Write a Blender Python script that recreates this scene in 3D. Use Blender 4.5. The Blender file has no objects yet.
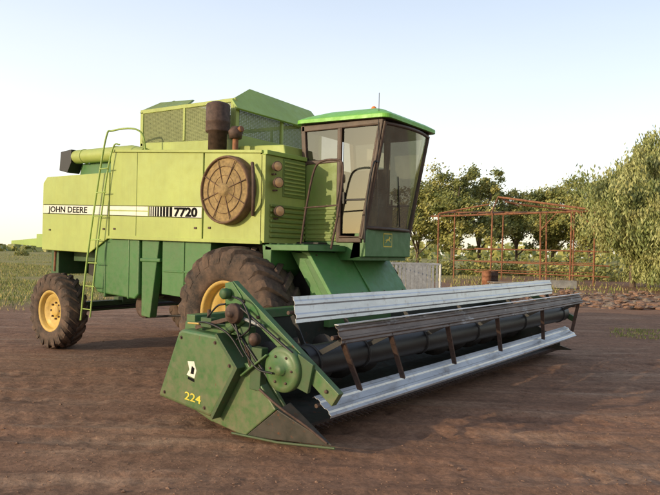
import bpy, bmesh, math, random
from mathutils import Matrix, Vector, noise
pi=math.pi
rnd=random.Random(7)
SC=bpy.context.scene
COL=bpy.context.collection
# ------------------------------------------------------------------ camera
th=math.radians(36); F=620.0
dv=Vector((-math.sin(th),math.cos(th),0)); rv=Vector((math.cos(th),math.sin(th),0)); up=Vector((0,0,1))
C=Vector((6.195,-7.807,1.8))
pitch=math.radians(0.5); roll=math.radians(1.1)
fw=(dv*math.cos(pitch)+up*math.sin(pitch)).normalized()
uu=(up*math.cos(pitch)-dv*math.sin(pitch)).normalized()
R3=Matrix((rv,uu,-fw)).transposed()@Matrix.Rotation(roll,3,'Z')
cam=bpy.data.cameras.new("camera"); co=bpy.data.objects.new("camera",cam); COL.objects.link(co)
cam.sensor_width=36; cam.lens=36*F/660; cam.clip_end=9000; cam.clip_start=0.1
M=R3.to_4x4(); M.translation=C; co.matrix_world=M; SC.camera=co
# ------------------------------------------------------------------ light
SC.view_settings.view_transform='Standard'; SC.view_settings.look='None'; SC.view_settings.exposure=0
S=Vector((-0.40,-0.90,0.235)).normalized()
w=bpy.data.worlds.new("World"); SC.world=w; w.use_nodes=True
nt=w.node_tree; nt.nodes.clear()
sky=nt.nodes.new("ShaderNodeTexSky"); sky.sky_type='NISHITA'; sky.sun_disc=False
sky.sun_elevation=math.asin(S.z); sky.sun_rotation=math.atan2(S.x,S.y)
sky.dust_density=1.5; sky.air_density=1.0; sky.ozone_density=1.0
bg=nt.nodes.new("ShaderNodeBackground"); bg.inputs[1].default_value=0.10
wtc=nt.nodes.new("ShaderNodeTexCoord"); wsp=nt.nodes.new("ShaderNodeSeparateXYZ"); nt.links.new(wtc.outputs["Generated"],wsp.inputs[0])
wr_=nt.nodes.new("ShaderNodeValToRGB"); nt.links.new(wsp.outputs[2],wr_.inputs[0])
el=wr_.color_ramp.elements; el[0].position=0.0; el[0].color=(0.88,0.81,0.66,1); el[1].position=0.8; el[1].color=(0.26,0.30,0.39,1)
for p_,c_ in ((0.10,(0.86,0.82,0.74,1)),(0.22,(0.74,0.74,0.74,1)),(0.42,(0.50,0.56,0.66,1))):
    e_=el.new(p_); e_.color=c_
wm=nt.nodes.new("ShaderNodeMath"); wm.operation='MULTIPLY_ADD'; wm.inputs[1].default_value=-0.26; wm.inputs[2].default_value=0.84; nt.links.new(wsp.outputs[0],wm.inputs[0])
wn=nt.nodes.new("ShaderNodeTexNoise"); wn.inputs["Scale"].default_value=2.2; wn.inputs["Detail"].default_value=5
wmp=nt.nodes.new("ShaderNodeMapping"); wmp.inputs["Scale"].default_value=(1,1,4); nt.links.new(wtc.outputs["Generated"],wmp.inputs[0]); nt.links.new(wmp.outputs[0],wn.inputs["Vector"])
wm2=nt.nodes.new("ShaderNodeMath"); wm2.operation='MULTIPLY_ADD'; wm2.inputs[1].default_value=0.12; nt.links.new(wn.outputs["Fac"],wm2.inputs[0]); nt.links.new(wm.outputs[0],wm2.inputs[2])
bg2=nt.nodes.new("ShaderNodeBackground"); nt.links.new(wr_.outputs[0],bg2.inputs[0]); nt.links.new(wm2.outputs[0],bg2.inputs[1])
ws=nt.nodes.new("ShaderNodeAddShader"); nt.links.new(bg.outputs[0],ws.inputs[0]); nt.links.new(bg2.outputs[0],ws.inputs[1])
wo=nt.nodes.new("ShaderNodeOutputWorld")
nt.links.new(sky.outputs[0],bg.inputs[0]); nt.links.new(ws.outputs[0],wo.inputs[0])
sl=bpy.data.lights.new("sun",'SUN'); sl.energy=3.1; sl.angle=math.radians(0.6); sl.color=(1.0,0.81,0.54)
so=bpy.data.objects.new("sun",sl); COL.objects.link(so); so.rotation_mode='QUATERNION'
so.rotation_quaternion=S.to_track_quat('Z','Y'); so.location=(-10,-20,20)
# ------------------------------------------------------------------ materials
def mat_new(name):
    m=bpy.data.materials.new(name); m.use_nodes=True
    n=m.node_tree; b=n.nodes["Principled BSDF"]; return m,n,b
def tex(n,scale,detail=5,rough=0.6,coord='Object',stretch=None,rot=0):
    tc=n.nodes.new("ShaderNodeTexCoord"); t=n.nodes.new("ShaderNodeTexNoise")
    t.inputs["Scale"].default_value=scale; t.inputs["Detail"].default_value=detail; t.inputs["Roughness"].default_value=rough
    src=tc.outputs[coord]
    if rot:
        mp=n.nodes.new("ShaderNodeMapping"); mp.inputs["Rotation"].default_value=(0,0,rot); n.links.new(src,mp.inputs[0]); src=mp.outputs[0]
    if stretch:
        mp=n.nodes.new("ShaderNodeMapping"); mp.inputs["Scale"].default_value=stretch
        n.links.new(src,mp.inputs[0]); src=mp.outputs[0]
    n.links.new(src,t.inputs["Vector"]); return t.outputs["Fac"]
def ramp(n,fac,a,b,ca=(0,0,0,1),cb=(1,1,1,1)):
    r=n.nodes.new("ShaderNodeValToRGB"); r.color_ramp.elements[0].position=a; r.color_ramp.elements[1].position=b
    if len(ca)==3: ca=tuple(ca)+(1,)
    if len(cb)==3: cb=tuple(cb)+(1,)
    r.color_ramp.elements[0].color=ca; r.color_ramp.elements[1].color=cb
    n.links.new(fac,r.inputs[0]); return r.outputs[0]
def mix(n,fac,a,b,mode='MIX'):
    x=n.nodes.new("ShaderNodeMix"); x.data_type='RGBA'; x.blend_type=mode
    for s,v in ((0,fac),(6,a),(7,b)):
        if isinstance(v,(int,float)): x.inputs[s].default_value=v
        elif isinstance(v,(tuple,list)): x.inputs[s].default_value=(v[0],v[1],v[2],1)
        else: n.links.new(v,x.inputs[s])
    return x.outputs[2]
def bump(n,b,h,strength=0.3,dist=0.01):
    x=n.nodes.new("ShaderNodeBump"); x.inputs["Strength"].default_value=strength; x.inputs["Distance"].default_value=dist
    n.links.new(h,x.inputs["Height"]); n.links.new(x.outputs[0],b.inputs["Normal"])
def paint(name,col,rough=0.45,dust=0.35,dustcol=(0.24,0.15,0.09),low=0.35,metal=0.0,streak=0.25,rust=0.0):
    m,n,b=mat_new(name)
    v=ramp(n,tex(n,1.3,6),0.3,0.75)
    c=mix(n,v,tuple(x*0.84 for x in col),tuple(min(1,x*1.1) for x in col))
    st=ramp(n,tex(n,3.0,6,0.7,stretch=(3,3,0.25)),0.50,0.78)
    mm=n.nodes.new("ShaderNodeMath"); mm.operation='MULTIPLY'; mm.inputs[1].default_value=streak; n.links.new(st,mm.inputs[0])
    c=mix(n,mm.outputs[0],c,tuple(x*0.55+0.02 for x in col))
    d=ramp(n,tex(n,9,10,0.72),0.35,0.8)
    dm=n.nodes.new("ShaderNodeMath"); dm.operation='MULTIPLY'; n.links.new(d,dm.inputs[0]); dm.inputs[1].default_value=dust
    fac=dm.outputs[0]
    if low:
        g=n.nodes.new("ShaderNodeNewGeometry"); sx=n.nodes.new("ShaderNodeSeparateXYZ"); n.links.new(g.outputs["Position"],sx.inputs[0])
        mr=n.nodes.new("ShaderNodeMapRange"); mr.inputs[1].default_value=0.0; mr.inputs[2].default_value=1.2; mr.inputs[3].default_value=low; mr.inputs[4].default_value=0.0
        n.links.new(sx.outputs[2],mr.inputs[0])
        ml=n.nodes.new("ShaderNodeMath"); ml.operation='MULTIPLY'; n.links.new(mr.outputs[0],ml.inputs[0])
        mx=n.nodes.new("ShaderNodeMath"); mx.operation='ADD'; mx.inputs[1].default_value=0.35; mx.use_clamp=True; n.links.new(d,mx.inputs[0]); n.links.new(mx.outputs[0],ml.inputs[1])
        ad=n.nodes.new("ShaderNodeMath"); ad.operation='ADD'; ad.use_clamp=True; n.links.new(fac,ad.inputs[0]); n.links.new(ml.outputs[0],ad.inputs[1])
        fac=ad.outputs[0]
    c=mix(n,fac,c,dustcol)
    if rust>0:
        rr=ramp(n,tex(n,13,8,0.75),0.66-rust*0.2,0.72-rust*0.2)
        c=mix(n,rr,c,(0.14,0.055,0.025))
    sc=ramp(n,tex(n,40,4,0.6,stretch=(1,1,0.4)),0.70,0.74)
    c=mix(n,sc,c,tuple(x*0.5+0.04 for x in col))
    n.links.new(c,b.inputs["Base Color"])
    rg=ramp(n,tex(n,9,6),0.3,0.7,(rough*0.8,)*3,(min(1,rough*1.4),)*3); n.links.new(rg,b.inputs["Roughness"])
    b.inputs["Metallic"].default_value=metal
    bump(n,b,tex(n,2.2,4),0.3,0.025)
    return m
def plain(name,col,rough=0.6,metal=0.0,var=0.25,scale=8,bs=0.2,spec=None):
    m,n,b=mat_new(name)
    t=tex(n,scale,6,0.65)
    c=mix(n,ramp(n,t,0.3,0.7),tuple(x*(1-var) for x in col),tuple(min(1,x*(1+var)) for x in col))
    n.links.new(c,b.inputs["Base Color"]); b.inputs["Roughness"].default_value=rough; b.inputs["Metallic"].default_value=metal
    if spec is not None: b.inputs["Specular IOR Level"].default_value=spec
    if bs: bump(n,b,t,bs,0.01)
    return m
M_lime=paint("faded_lime_paint",(0.385,0.465,0.105),0.5,0.26,(0.42,0.37,0.20),streak=0.34)
M_limeT=paint("bright_lime_paint",(0.34,0.48,0.10),0.45,0.22,(0.38,0.36,0.18),streak=0.25)
M_olive=paint("shaded_olive_paint",(0.19,0.28,0.06),0.5,0.3,streak=0.3)  # lime darkened to carry shade on the rear tank flaps; also seams and louvres
M_roof=paint("cab_roof_paint",(0.19,0.54,0.06),0.4,0.14,streak=0.15)
M_green=paint("machine_green_paint",(0.048,0.175,0.042),0.42,0.24,(0.20,0.15,0.09),streak=0.35,rust=0.08)
M_greenH=paint("header_green_paint",(0.042,0.155,0.040),0.42,0.45,(0.19,0.14,0.085),low=0.5,streak=0.45,rust=0.16)
M_greenB=paint("light_green_paint",(0.075,0.235,0.06),0.42,0.26,(0.22,0.18,0.10),streak=0.35,rust=0.06)
M_greenD=paint("dusty_green_paint",(0.03,0.10,0.028),0.55,0.35,(0.13,0.09,0.06),streak=0.3,rust=0.2)
M_trough=paint("worn_trough_metal",(0.022,0.033,0.02),0.6,0.5,(0.07,0.05,0.038),streak=0.3,rust=0.3)
M_snout=paint("shaded_worn_snout_metal",(0.045,0.047,0.038),0.5,0.55,(0.09,0.07,0.055),streak=0.4,rust=0.35)  # worn metal, base colour darkened to carry the shade on the divider tip
M_dark=paint("grimy_dark_metal",(0.022,0.022,0.02),0.6,0.4,(0.09,0.065,0.05),streak=0.2)
M_black=plain("black_steel",(0.012,0.011,0.011),0.5)
M_ink=plain("black_lettering",(0.010,0.010,0.010),0.9,0,0.1,8,0,0.1)
M_rust=plain("rusty_steel",(0.25,0.105,0.05),0.8,0.0,0.55,5)
M_rustD=plain("dark_rust_steel",(0.085,0.05,0.036),0.7,0.1,0.5,14)
M_brown=plain("brown_cab_frame",(0.075,0.045,0.03),0.55,0.0,0.4,10)
M_yellow=paint("yellow_rim_paint",(0.66,0.45,0.10),0.55,0.75,(0.3,0.18,0.1),low=0,streak=0.2)
M_white=plain("white_decal",(0.70,0.70,0.60),0.5,0,0.12)
M_ydec=plain("yellow_decal",(0.7,0.55,0.06),0.5,0,0.15)
M_seat=plain("seat_vinyl",(0.022,0.018,0.014),0.7)
M_lens=plain("dusty_amber_lens",(0.62,0.36,0.16),0.3,0.2,0.25)
M_grey=plain("grey_steel",(0.36,0.37,0.38),0.55,0.4,0.3)
M_tan=plain("dusty_mesh_tan",(0.29,0.20,0.085),0.85,0.0,0.4,18,0.6)
M_ring=plain("tan_brown_ring",(0.15,0.085,0.045),0.75,0.0,0.45,12)
m,n,b=mat_new("galvanised_steel"); t=tex(n,5,6,0.7,stretch=(1,0.25,1))
c=mix(n,ramp(n,t,0.3,0.7),(0.54,0.55,0.57),(0.76,0.77,0.78)); c=mix(n,ramp(n,tex(n,9,8,0.7),0.54,0.82),c,(0.28,0.21,0.16))
n.links.new(c,b.inputs["Base Color"]); b.inputs["Metallic"].default_value=0.5; b.inputs["Roughness"].default_value=0.33; bump(n,b,t,0.2,0.008); M_galv=m
m,n,b=mat_new("worn_slat_steel"); t=tex(n,4,7,0.7,stretch=(1,0.3,1))
c=mix(n,ramp(n,t,0.36,0.68),(0.075,0.048,0.036),(0.24,0.185,0.15)); c=mix(n,ramp(n,tex(n,7,8,0.75,stretch=(1,0.3,1)),0.56,0.66),c,(0.42,0.41,0.40))
n.links.new(c,b.inputs["Base Color"]); b.inputs["Metallic"].default_value=0.35; b.inputs["Roughness"].default_value=0.5; M_worn=m
m,n,b=mat_new("muddy_rubber"); t=tex(n,5,8,0.7)
c=mix(n,ramp(n,t,0.38,0.66),(0.035,0.027,0.022),(0.16,0.10,0.068)); c=mix(n,ramp(n,tex(n,30,5),0.5,0.8),c,(0.09,0.058,0.04))
n.links.new(c,b.inputs["Base Color"]); b.inputs["Roughness"].default_value=0.88; bump(n,b,tex(n,22,6),0.4,0.01); M_rub=m
M_amber=plain("amber_lens",(0.8,0.22,0.03),0.3,0,0.1)
def glass(name,tint,base,dc,d0,d1):
    m=bpy.data.materials.new(name); m.use_nodes=True; n=m.node_tree; n.nodes.clear()
    tr=n.nodes.new("ShaderNodeBsdfTransparent"); tr.inputs[0].default_value=tint+(1,)
    gl=n.nodes.new("ShaderNodeBsdfGlossy"); gl.inputs["Roughness"].default_value=0.04; gl.inputs[0].default_value=(0.75,0.80,0.74,1)
    df=n.nodes.new("ShaderNodeBsdfDiffuse"); df.inputs[0].default_value=dc+(1,)
    fr=n.nodes.new("ShaderNodeFresnel"); fr.inputs[0].default_value=1.55
    m1=n.nodes.new("ShaderNodeMixShader"); m2=n.nodes.new("ShaderNodeMixShader")
    dd=ramp(n,tex(n,2.2,7,0.65),0.3,0.75,(d0,)*3,(d1,)*3); n.links.new(dd,m1.inputs[0])
    n.links.new(tr.outputs[0],m1.inputs[1]); n.links.new(df.outputs[0],m1.inputs[2])
    ff=n.nodes.new("ShaderNodeMath"); ff.operation='MULTIPLY_ADD'; ff.inputs[1].default_value=1.1; ff.inputs[2].default_value=base; n.links.new(fr.outputs[0],ff.inputs[0])
    n.links.new(ff.outputs[0],m2.inputs[0]); n.links.new(m1.outputs[0],m2.inputs[1]); n.links.new(gl.outputs[0],m2.inputs[2])
    o=n.nodes.new("ShaderNodeOutputMaterial"); n.links.new(m2.outputs[0],o.inputs[0]); return m
M_glass=glass("tinted_glass",(0.72,0.75,0.66),0.16,(0.26,0.29,0.22),0.10,0.42)  # pale diffuse film stands in for sky reflection on the windshield
M_glassS=glass("dusty_side_glass",(0.30,0.29,0.24),0.05,(0.06,0.055,0.042),0.1,0.35)
def mesh_mat(name,col,sc,alpha,axes):
    m,n,b=mat_new(name)
    tc=n.nodes.new("ShaderNodeTexCoord"); sp=n.nodes.new("ShaderNodeSeparateXYZ"); n.links.new(tc.outputs["Object"],sp.inputs[0])
    outs=[]
    for src in axes:
        a=n.nodes.new("ShaderNodeMath"); a.operation='MULTIPLY'; a.inputs[1].default_value=sc; n.links.new(sp.outputs[src],a.inputs[0])
        f_=n.nodes.new("ShaderNodeMath"); f_.operation='FRACT'; n.links.new(a.outputs[0],f_.inputs[0])
        g=n.nodes.new("ShaderNodeMath"); g.operation='GREATER_THAN'; g.inputs[1].default_value=alpha; n.links.new(f_.outputs[0],g.inputs[0]); outs.append(g.outputs[0])
    mx=n.nodes.new("ShaderNodeMath"); mx.operation='MAXIMUM'; n.links.new(outs[0],mx.inputs[0]); n.links.new(outs[1],mx.inputs[1])
    c=mix(n,ramp(n,tex(n,2,5),0.3,0.7),tuple(x*0.7 for x in col),col); n.links.new(c,b.inputs["Base Color"]); b.inputs["Roughness"].default_value=0.7
    n.links.new(mx.outputs[0],b.inputs["Alpha"]); return m
M_meshS=mesh_mat("tank_wire_mesh_side",(0.27,0.30,0.12),44,0.50,(0,2))
M_meshF=mesh_mat("tank_wire_mesh_front",(0.24,0.29,0.10),44,0.38,(1,2))
# ------------------------------------------------------------------ builder
class B:
    def __init__(s): s.v=[];s.f=[];s.mi=[];s.sm=[];s.mats=[]
    def slot(s,m):
        if m not in s.mats: s.mats.append(m)
        return s.mats.index(m)
    def add(s,vs,fs,m,smooth=False):
        o=len(s.v); s.v+= [tuple(v) for v in vs]; k=s.slot(m)
        for f in fs: s.f.append([i+o for i in f]); s.mi.append(k); s.sm.append(smooth)
    def prism(s,poly,a0,a1,m,axis='y',taper=None):
        def P(p,q,a):
            return {'y':(p,a,q),'x':(a,p,q),'z':(p,q,a)}[axis]
        n_=len(poly); vs=[P(p[0],p[1],a0) for p in poly]+[P(p[0],p[1],a1) for p in (taper or poly)]
        fs=[list(range(n_)),list(range(2*n_-1,n_-1,-1))]+[[i,(i+1)%n_,(i+1)%n_+n_,i+n_] for i in range(n_)]
        s.add(vs,fs,m)
    def box(s,x0,x1,y0,y1,z0,z1,m): s.prism([(x0,z0),(x1,z0),(x1,z1),(x0,z1)],y0,y1,m)
    def hexa(s,p,m): s.add(p,[[0,1,2,3],[7,6,5,4],[0,4,5,1],[1,5,6,2],[2,6,7,3],[3,7,4,0]],m)
    def bar(s,p0,p1,w_,h_,m,upv=Vector((0,0,1))):
        p0=Vector(p0);p1=Vector(p1); d_=(p1-p0).normalized()
        a=d_.cross(upv)
        if a.length<1e-4: a=d_.cross(Vector((1,0,0)))
        a.normalize(); c_=a.cross(d_).normalized(); a*=w_/2; c_*=h_/2
        s.hexa([p0-a-c_,p0+a-c_,p0+a+c_,p0-a+c_,p1-a-c_,p1+a-c_,p1+a+c_,p1-a+c_],m)
    def tube(s,pts,r,m,seg=10,cap=True):
        pts=[Vector(p) for p in pts]; rs=r if isinstance(r,(list,tuple)) else [r]*len(pts)
        n_=len(pts); vs=[]; ref=None
        for i,p in enumerate(pts):
            t=(pts[min(i+1,n_-1)]-pts[max(i-1,0)]).normalized()
            if ref is None:
                ref=t.cross(Vector((0,0,1)))
                if ref.length<0.05: ref=t.cross(Vector((0,1,0)))
            ref=(ref-t*ref.dot(t)).normalized(); b2=t.cross(ref)
            for k in range(seg):
                a=2*pi*k/seg; vs.append(p+(ref*math.cos(a)+b2*math.sin(a))*rs[i])
        fs=[[i*seg+k,i*seg+(k+1)%seg,(i+1)*seg+(k+1)%seg,(i+1)*seg+k] for i in range(n_-1) for k in range(seg)]
        s.add(vs,fs,m,True)
        if cap: 
            s.add(vs[:seg],[list(range(seg))[::-1]],m); s.add(vs[-seg:],[list(range(seg))],m)
    def lathe(s,c_,axis,prof,m,seg=32,closed=False,smooth=True):
        c_=Vector(c_); ax=Vector(axis).normalized(); a=ax.orthogonal().normalized(); b2=ax.cross(a); vs=[]
        for (o_,r_) in prof:
            for k in range(seg):
                q=2*pi*k/seg; vs.append(c_+ax*o_+(a*math.cos(q)+b2*math.sin(q))*max(r_,0.0005))
        n_=len(prof); rng=range(n_ if closed else n_-1)
        fs=[[i*seg+k,i*seg+(k+1)%seg,((i+1)%n_)*seg+(k+1)%seg,((i+1)%n_)*seg+k] for i in rng for k in range(seg)]
        s.add(vs,fs,m,smooth)
    def make(s,name,parent=None,bevel=0,label=None,segs=2,recalc=True,loc=None):
        me=bpy.data.meshes.new(name); me.from_pydata(s.v,[],s.f)
        for k in s.mats: me.materials.append(k)
        me.polygons.foreach_set("material_index",s.mi); me.polygons.foreach_set("use_smooth",s.sm); me.update()
        if recalc:
            bm=bmesh.new(); bm.from_mesh(me); bmesh.ops.recalc_face_normals(bm,faces=bm.faces); bm.to_mesh(me); bm.free()
        ob=bpy.data.objects.new(name,me); COL.objects.link(ob)
        if parent: ob.parent=parent
        if loc: ob.location=loc
        if bevel:
            md=ob.modifiers.new("bevel",'BEVEL'); md.width=bevel; md.segments=segs; md.limit_method='ANGLE'; md.angle_limit=math.radians(35)
        if label: ob["label"]=label
        return ob
def empty(name,parent=None,loc=(0,0,0),label=None,category=None):
    e=bpy.data.objects.new(name,None); e.empty_display_size=0.3; COL.objects.link(e); e.location=loc
    if parent: e.parent=parent
    if label: e["label"]=label
    if category: e["category"]=category
    return e
def arc(pts,n_=6):
    P=[Vector(p) for p in pts]; P=[P[0]*2-P[1]]+P+[P[-1]*2-P[-2]]; out=[]
    for i in range(1,len(P)-2):
        for k in range(n_):
            t=k/n_; out.append(0.5*((2*P[i])+(P[i+1]-P[i-1])*t+(2*P[i-1]-5*P[i]+4*P[i+1]-P[i+2])*t*t+(3*P[i]-P[i-1]-3*P[i+1]+P[i+2])*t**3))
    out.append(P[-2]); return out
def text(name,s,size,m,mat4,parent,sx=1.0,off=0.0,align='LEFT'):
    cu=bpy.data.curves.new("tmp",'FONT'); cu.body=s; cu.size=size; cu.extrude=0.0015; cu.offset=off; cu.align_x=align; cu.resolution_u=4
    t=bpy.data.objects.new("tmp",cu); COL.objects.link(t); dg=bpy.context.evaluated_depsgraph_get(); dg.update()
    me=bpy.data.meshes.new_from_object(t.evaluated_get(dg)); bpy.data.objects.remove(t)
    me.transform(mat4@Matrix.Diagonal((sx,1,1,1))); me.materials.clear(); me.materials.append(m); me.name=name
    ob=bpy.data.objects.new(name,me); COL.objects.link(ob); ob.parent=parent; return ob
# ================================================================== COMBINE
CH=empty("combine_harvester",label="large faded green combine harvester with wide reel header parked on dirt",category="combine harvester")
def topz(x): return 3.48+(x+3.05)*(-0.29/3.48)
def botz(x): return 1.97-(x+3.05)*0.02
b=B()
b.prism([(-3.0,2.0),(0.42,1.95),(0.42,3.14),(-3.0,3.42)],-1.47,1.47,M_green)
body=b.make("body",CH,0.01)
def sidepanel(x0,x1,y,name,th_=0.03,mm=M_lime):
    b=B(); ya,yb=(y-th_,y) if y<0 else (y,y+th_)
    b.prism([(x0,botz(x0)),(x1,botz(x1)),(x1,topz(x1)),(x0,topz(x0))],ya,yb,mm); return b.make(name,CH,0.012)
for y in (-1.47,1.47):
    sidepanel(-3.03,-0.74,y,"side_panel"); sidepanel(-0.715,0.45,y,"side_panel")
    b=B(); ya,yb=(y-0.03,y) if y<0 else (y,y+0.03)
    b.prism([(-5.15,1.76),(-3.6,1.72),(-3.055,1.98),(-3.055,3.10),(-5.02,3.13),(-5.15,3.02)],ya,yb,M_lime); b.make("side_panel",CH,0.012)
b=B()
b.prism([(-3.03,1.97),(0.45,1.90),(0.45,1.95),(-3.03,2.02)],-1.53,-1.5,M_lime)
b.make("panel_flange",CH,0.004)
b=B()
b.prism([(-3.03,3.44),(0.45,3.15),(0.45,3.19),(-3.03,3.48)],-1.53,-1.3,M_lime)
b.make("panel_flange",CH,0.004)
for x in (-2.30,): 
    b=B(); b.tube([(x,-1.502,2.02),(x,-1.502,topz(x)-0.05)],0.005,M_olive,6); b.make("panel_seam",CH)
for x in (-4.9,-3.2,-2.9,-0.9,-0.6): 
    b=B(); b.box(x,x+0.05,-1.515,-1.5,2.12,2.15,M_rustD); b.make("latch",CH,0.003)
# --- rear hood
b=B()
b.prism([(-5.12,1.8),(-3.0,2.0),(-3.0,3.08),(-5.0,3.1),(-5.12,3.0)],-1.46,1.46,M_limeT)
b.prism([(-4.82,3.09),(-4.72,3.42),(-3.0,3.46),(-3.0,3.05)],-0.98,1.0,M_green)
b.make("rear_hood",CH,0.02)
b=B()
b.tube([(-2.7,-1.05,3.42),(-3.05,-1.05,3.50),(-4.78,-1.05,3.55)],0.13,M_lime,28)
for x,z in ((-3.5,3.513),(-4.5,3.542)): b.lathe((x,-1.05,z),(1,0,-0.03),[(0,0.13),(0,0.14),(0.03,0.14),(0.03,0.13)],M_lime,28)
b.prism([(-5.12,3.66),(-4.76,3.68),(-4.76,3.42),(-4.88,3.24),(-5.16,3.30)],-1.18,-0.92,M_black)
b.make("unloading_tube",CH,0.03,label="lime tube with black rubber mouth",segs=3)
b=B()
b.prism([(-6.6,1.86),(-5.1,1.80),(-5.1,1.95),(-5.6,1.98),(-6.6,1.93)],-1.35,1.1,M_limeT)
b.box(-5.15,-4.9,-1.3,1.3,1.3,1.8,M_greenD)
b.box(-5.5,-5.15,-1.42,-1.30,1.8,2.06,M_limeT)
b.tube([(-5.0,-1.3,1.75),(-5.02,-1.3,1.35)],0.03,M_rust)
b.make("straw_spreader",CH,0.01)
# --- chassis
b=B()
b.prism([(-4.7,1.3),(-3.4,1.0),(-1.2,0.85),(0.9,0.95),(0.9,1.95),(-4.7,1.95)],-0.8,0.8,M_dark)
b.box(-4.8,0.5,-1.05,-0.75,1.55,1.75,M_greenD); b.box(-4.8,0.5,0.75,1.05,1.55,1.75,M_greenD)
b.box(-0.16,0.16,-1.15,1.15,0.78,1.12,M_greenD)
b.box(-4.47,-4.25,-1.35,1.35,0.62,0.80,M_greenD)
b.box(-4.5,-4.2,-0.35,0.35,0.75,1.4,M_greenD)
b.tube([(-4.1,-1.2,0.7),(-4.1,1.2,0.7)],0.03,M_black)
for y in (-1.3,1.3): b.tube([(-4.36,y,0.5),(-4.36,y,0.98)],0.07,M_rustD)
b.make("chassis",CH,0.015)
b=B(); b.prism([(-3.5,1.14),(-3.38,1.04),(-2.36,0.98),(-2.26,1.06),(-2.26,1.94),(-2.34,2.0),(-3.44,2.04),(-3.5,1.96)],-1.46,-0.85,M_green)
for x in (-3.2,-2.55): b.box(x,x+0.05,-1.475,-0.84,0.97,2.04,M_green)
b.tube([(-2.9,-1.3,2.0),(-2.9,-1.3,2.1)],0.06,M_black,12)
b.make("fuel_tank",CH,0.04,segs=3)
b=B(); b.prism([(-2.2,0.72),(-1.98,0.70),(-1.78,1.95),(-2.22,1.97)],-1.44,-1.30,M_green)
b.box(-2.24,-1.74,-1.46,-1.28,1.6,1.66,M_green)
b.make("elevator_housing",CH,0.015)
b=B(); b.prism([(-1.70,1.10),(-0.66,1.05),(-0.60,1.93),(-1.70,1.96)],-1.44,-0.95,M_green)
b.box(-1.66,-0.70,-1.455,-1.44,1.45,1.48,M_green); b.box(-1.2,-1.17,-1.455,-1.44,1.08,1.93,M_green)
b.make("side_shield",CH,0.03)
b=B()
for (x,z,r_) in ((-2.45,0.85,0.2),(-1.35,0.92,0.16)):
    b.lathe((x,-1.15,z),(0,1,0),[(-0.05,0.03),(-0.05,r_*0.8),(-0.06,r_),(-0.03,r_*0.93),(0,r_),(0,r_*0.8),(0,0.03)],M_rustD,28)
b.tube([(-2.45,-1.15,1.04),(-1.35,-1.15,1.08)],0.02,M_black,6); b.tube([(-2.45,-1.15,0.66),(-1.35,-1.15,0.77)],0.02,M_black,6)
b.make("drive_belt",CH)
b=B(); b.box(-3.5,-0.7,0.95,1.46,1.05,1.95,M_greenD); b.make("side_shield",CH,0.03)
# stripe + writing
ang=math.atan2(2.36-2.53,4.46)
def sidem(x,z): return Matrix.Translation((x,-1.5045,z))@Matrix.Rotation(-ang*1.0,4,'Y')@Matrix.Rotation(pi/2,4,'X')
def zs(x): return 2.53+(x+5.14)*(-0.17/4.46)
b=B()
def strip(x0,x1,lo,hi,m,y=-1.503):
    b.prism([(x0,zs(x0)+lo),(x1,zs(x1)+lo),(x1,zs(x1)+hi),(x0,zs(x0)+hi)],y,-1.4995,m)
strip(-5.12,-3.08,-0.075,0.075,M_white); strip(-3.02,-2.0,-0.075,-0.01,M_white); strip(-3.02,-2.0,0.01,0.075,M_white)
b.make("white_stripe",CH)
b=B()
x=-1.98
for i in range(9):
    wd=0.022+0.005*i; strip(x,x+wd,-0.075,0.075,M_ink); strip(x+wd+0.001,x+wd+0.022,-0.075,0.075,M_white); x+=wd+0.024
strip(x,-0.75,-0.078,0.078,M_white,-1.5025)
strip(-5.12,-3.08,-0.088,-0.078,M_ink); strip(-5.12,-3.08,0.078,0.088,M_ink)
strip(-3.02,-0.75,-0.088,-0.078,M_ink); strip(-3.02,-0.75,0.078,0.088,M_ink)
b.make("stripe_bars",CH)
text("maker_lettering","JOHN DEERE",0.15,M_ink,sidem(-4.93,zs(-4.93)-0.052),CH,1.46,0.003)
text("number_lettering","7720",0.185,M_ink,sidem(-1.37,zs(-1.37)-0.064),CH,1.42,0.008)
# --- rotary screen
b=B(); c0=(-0.15,-1.5,2.66)
b.lathe(c0,(0,-1,0),[(0,0.49),(0.10,0.49),(0.145,0.48),(0.16,0.465),(0.145,0.45),(0.12,0.45)],M_ring,48)
b.lathe(c0,(0,-1,0),[(0.12,0.45),(0.135,0.25),(0.14,0.10),(0.17,0.09),(0.17,0.0)],M_tan,48)
for k in range(4):
    a=k*pi/4+0.3; q=Vector((math.cos(a),0,math.sin(a)))*0.44; cc=Vector(c0)+Vector((0,-0.143,0))
    b.bar(cc-q,cc+q,0.010,0.012,M_ring,Vector((0,1,0)))
for rr in (0.2,0.33):
    b.lathe(c0,(0,-1,0),[(0.135,rr),(0.147,rr+0.004),(0.135,rr+0.008)],M_ring,40)
b.make("rotary_screen",CH)
b=B(); b.tube(arc([(0.30,-1.52,2.3),(0.40,-1.62,2.5),(0.41,-1.64,2.8),(0.30,-1.55,3.02)],5),0.025,M_rustD,8); b.make("screen_bracket",CH)
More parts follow.
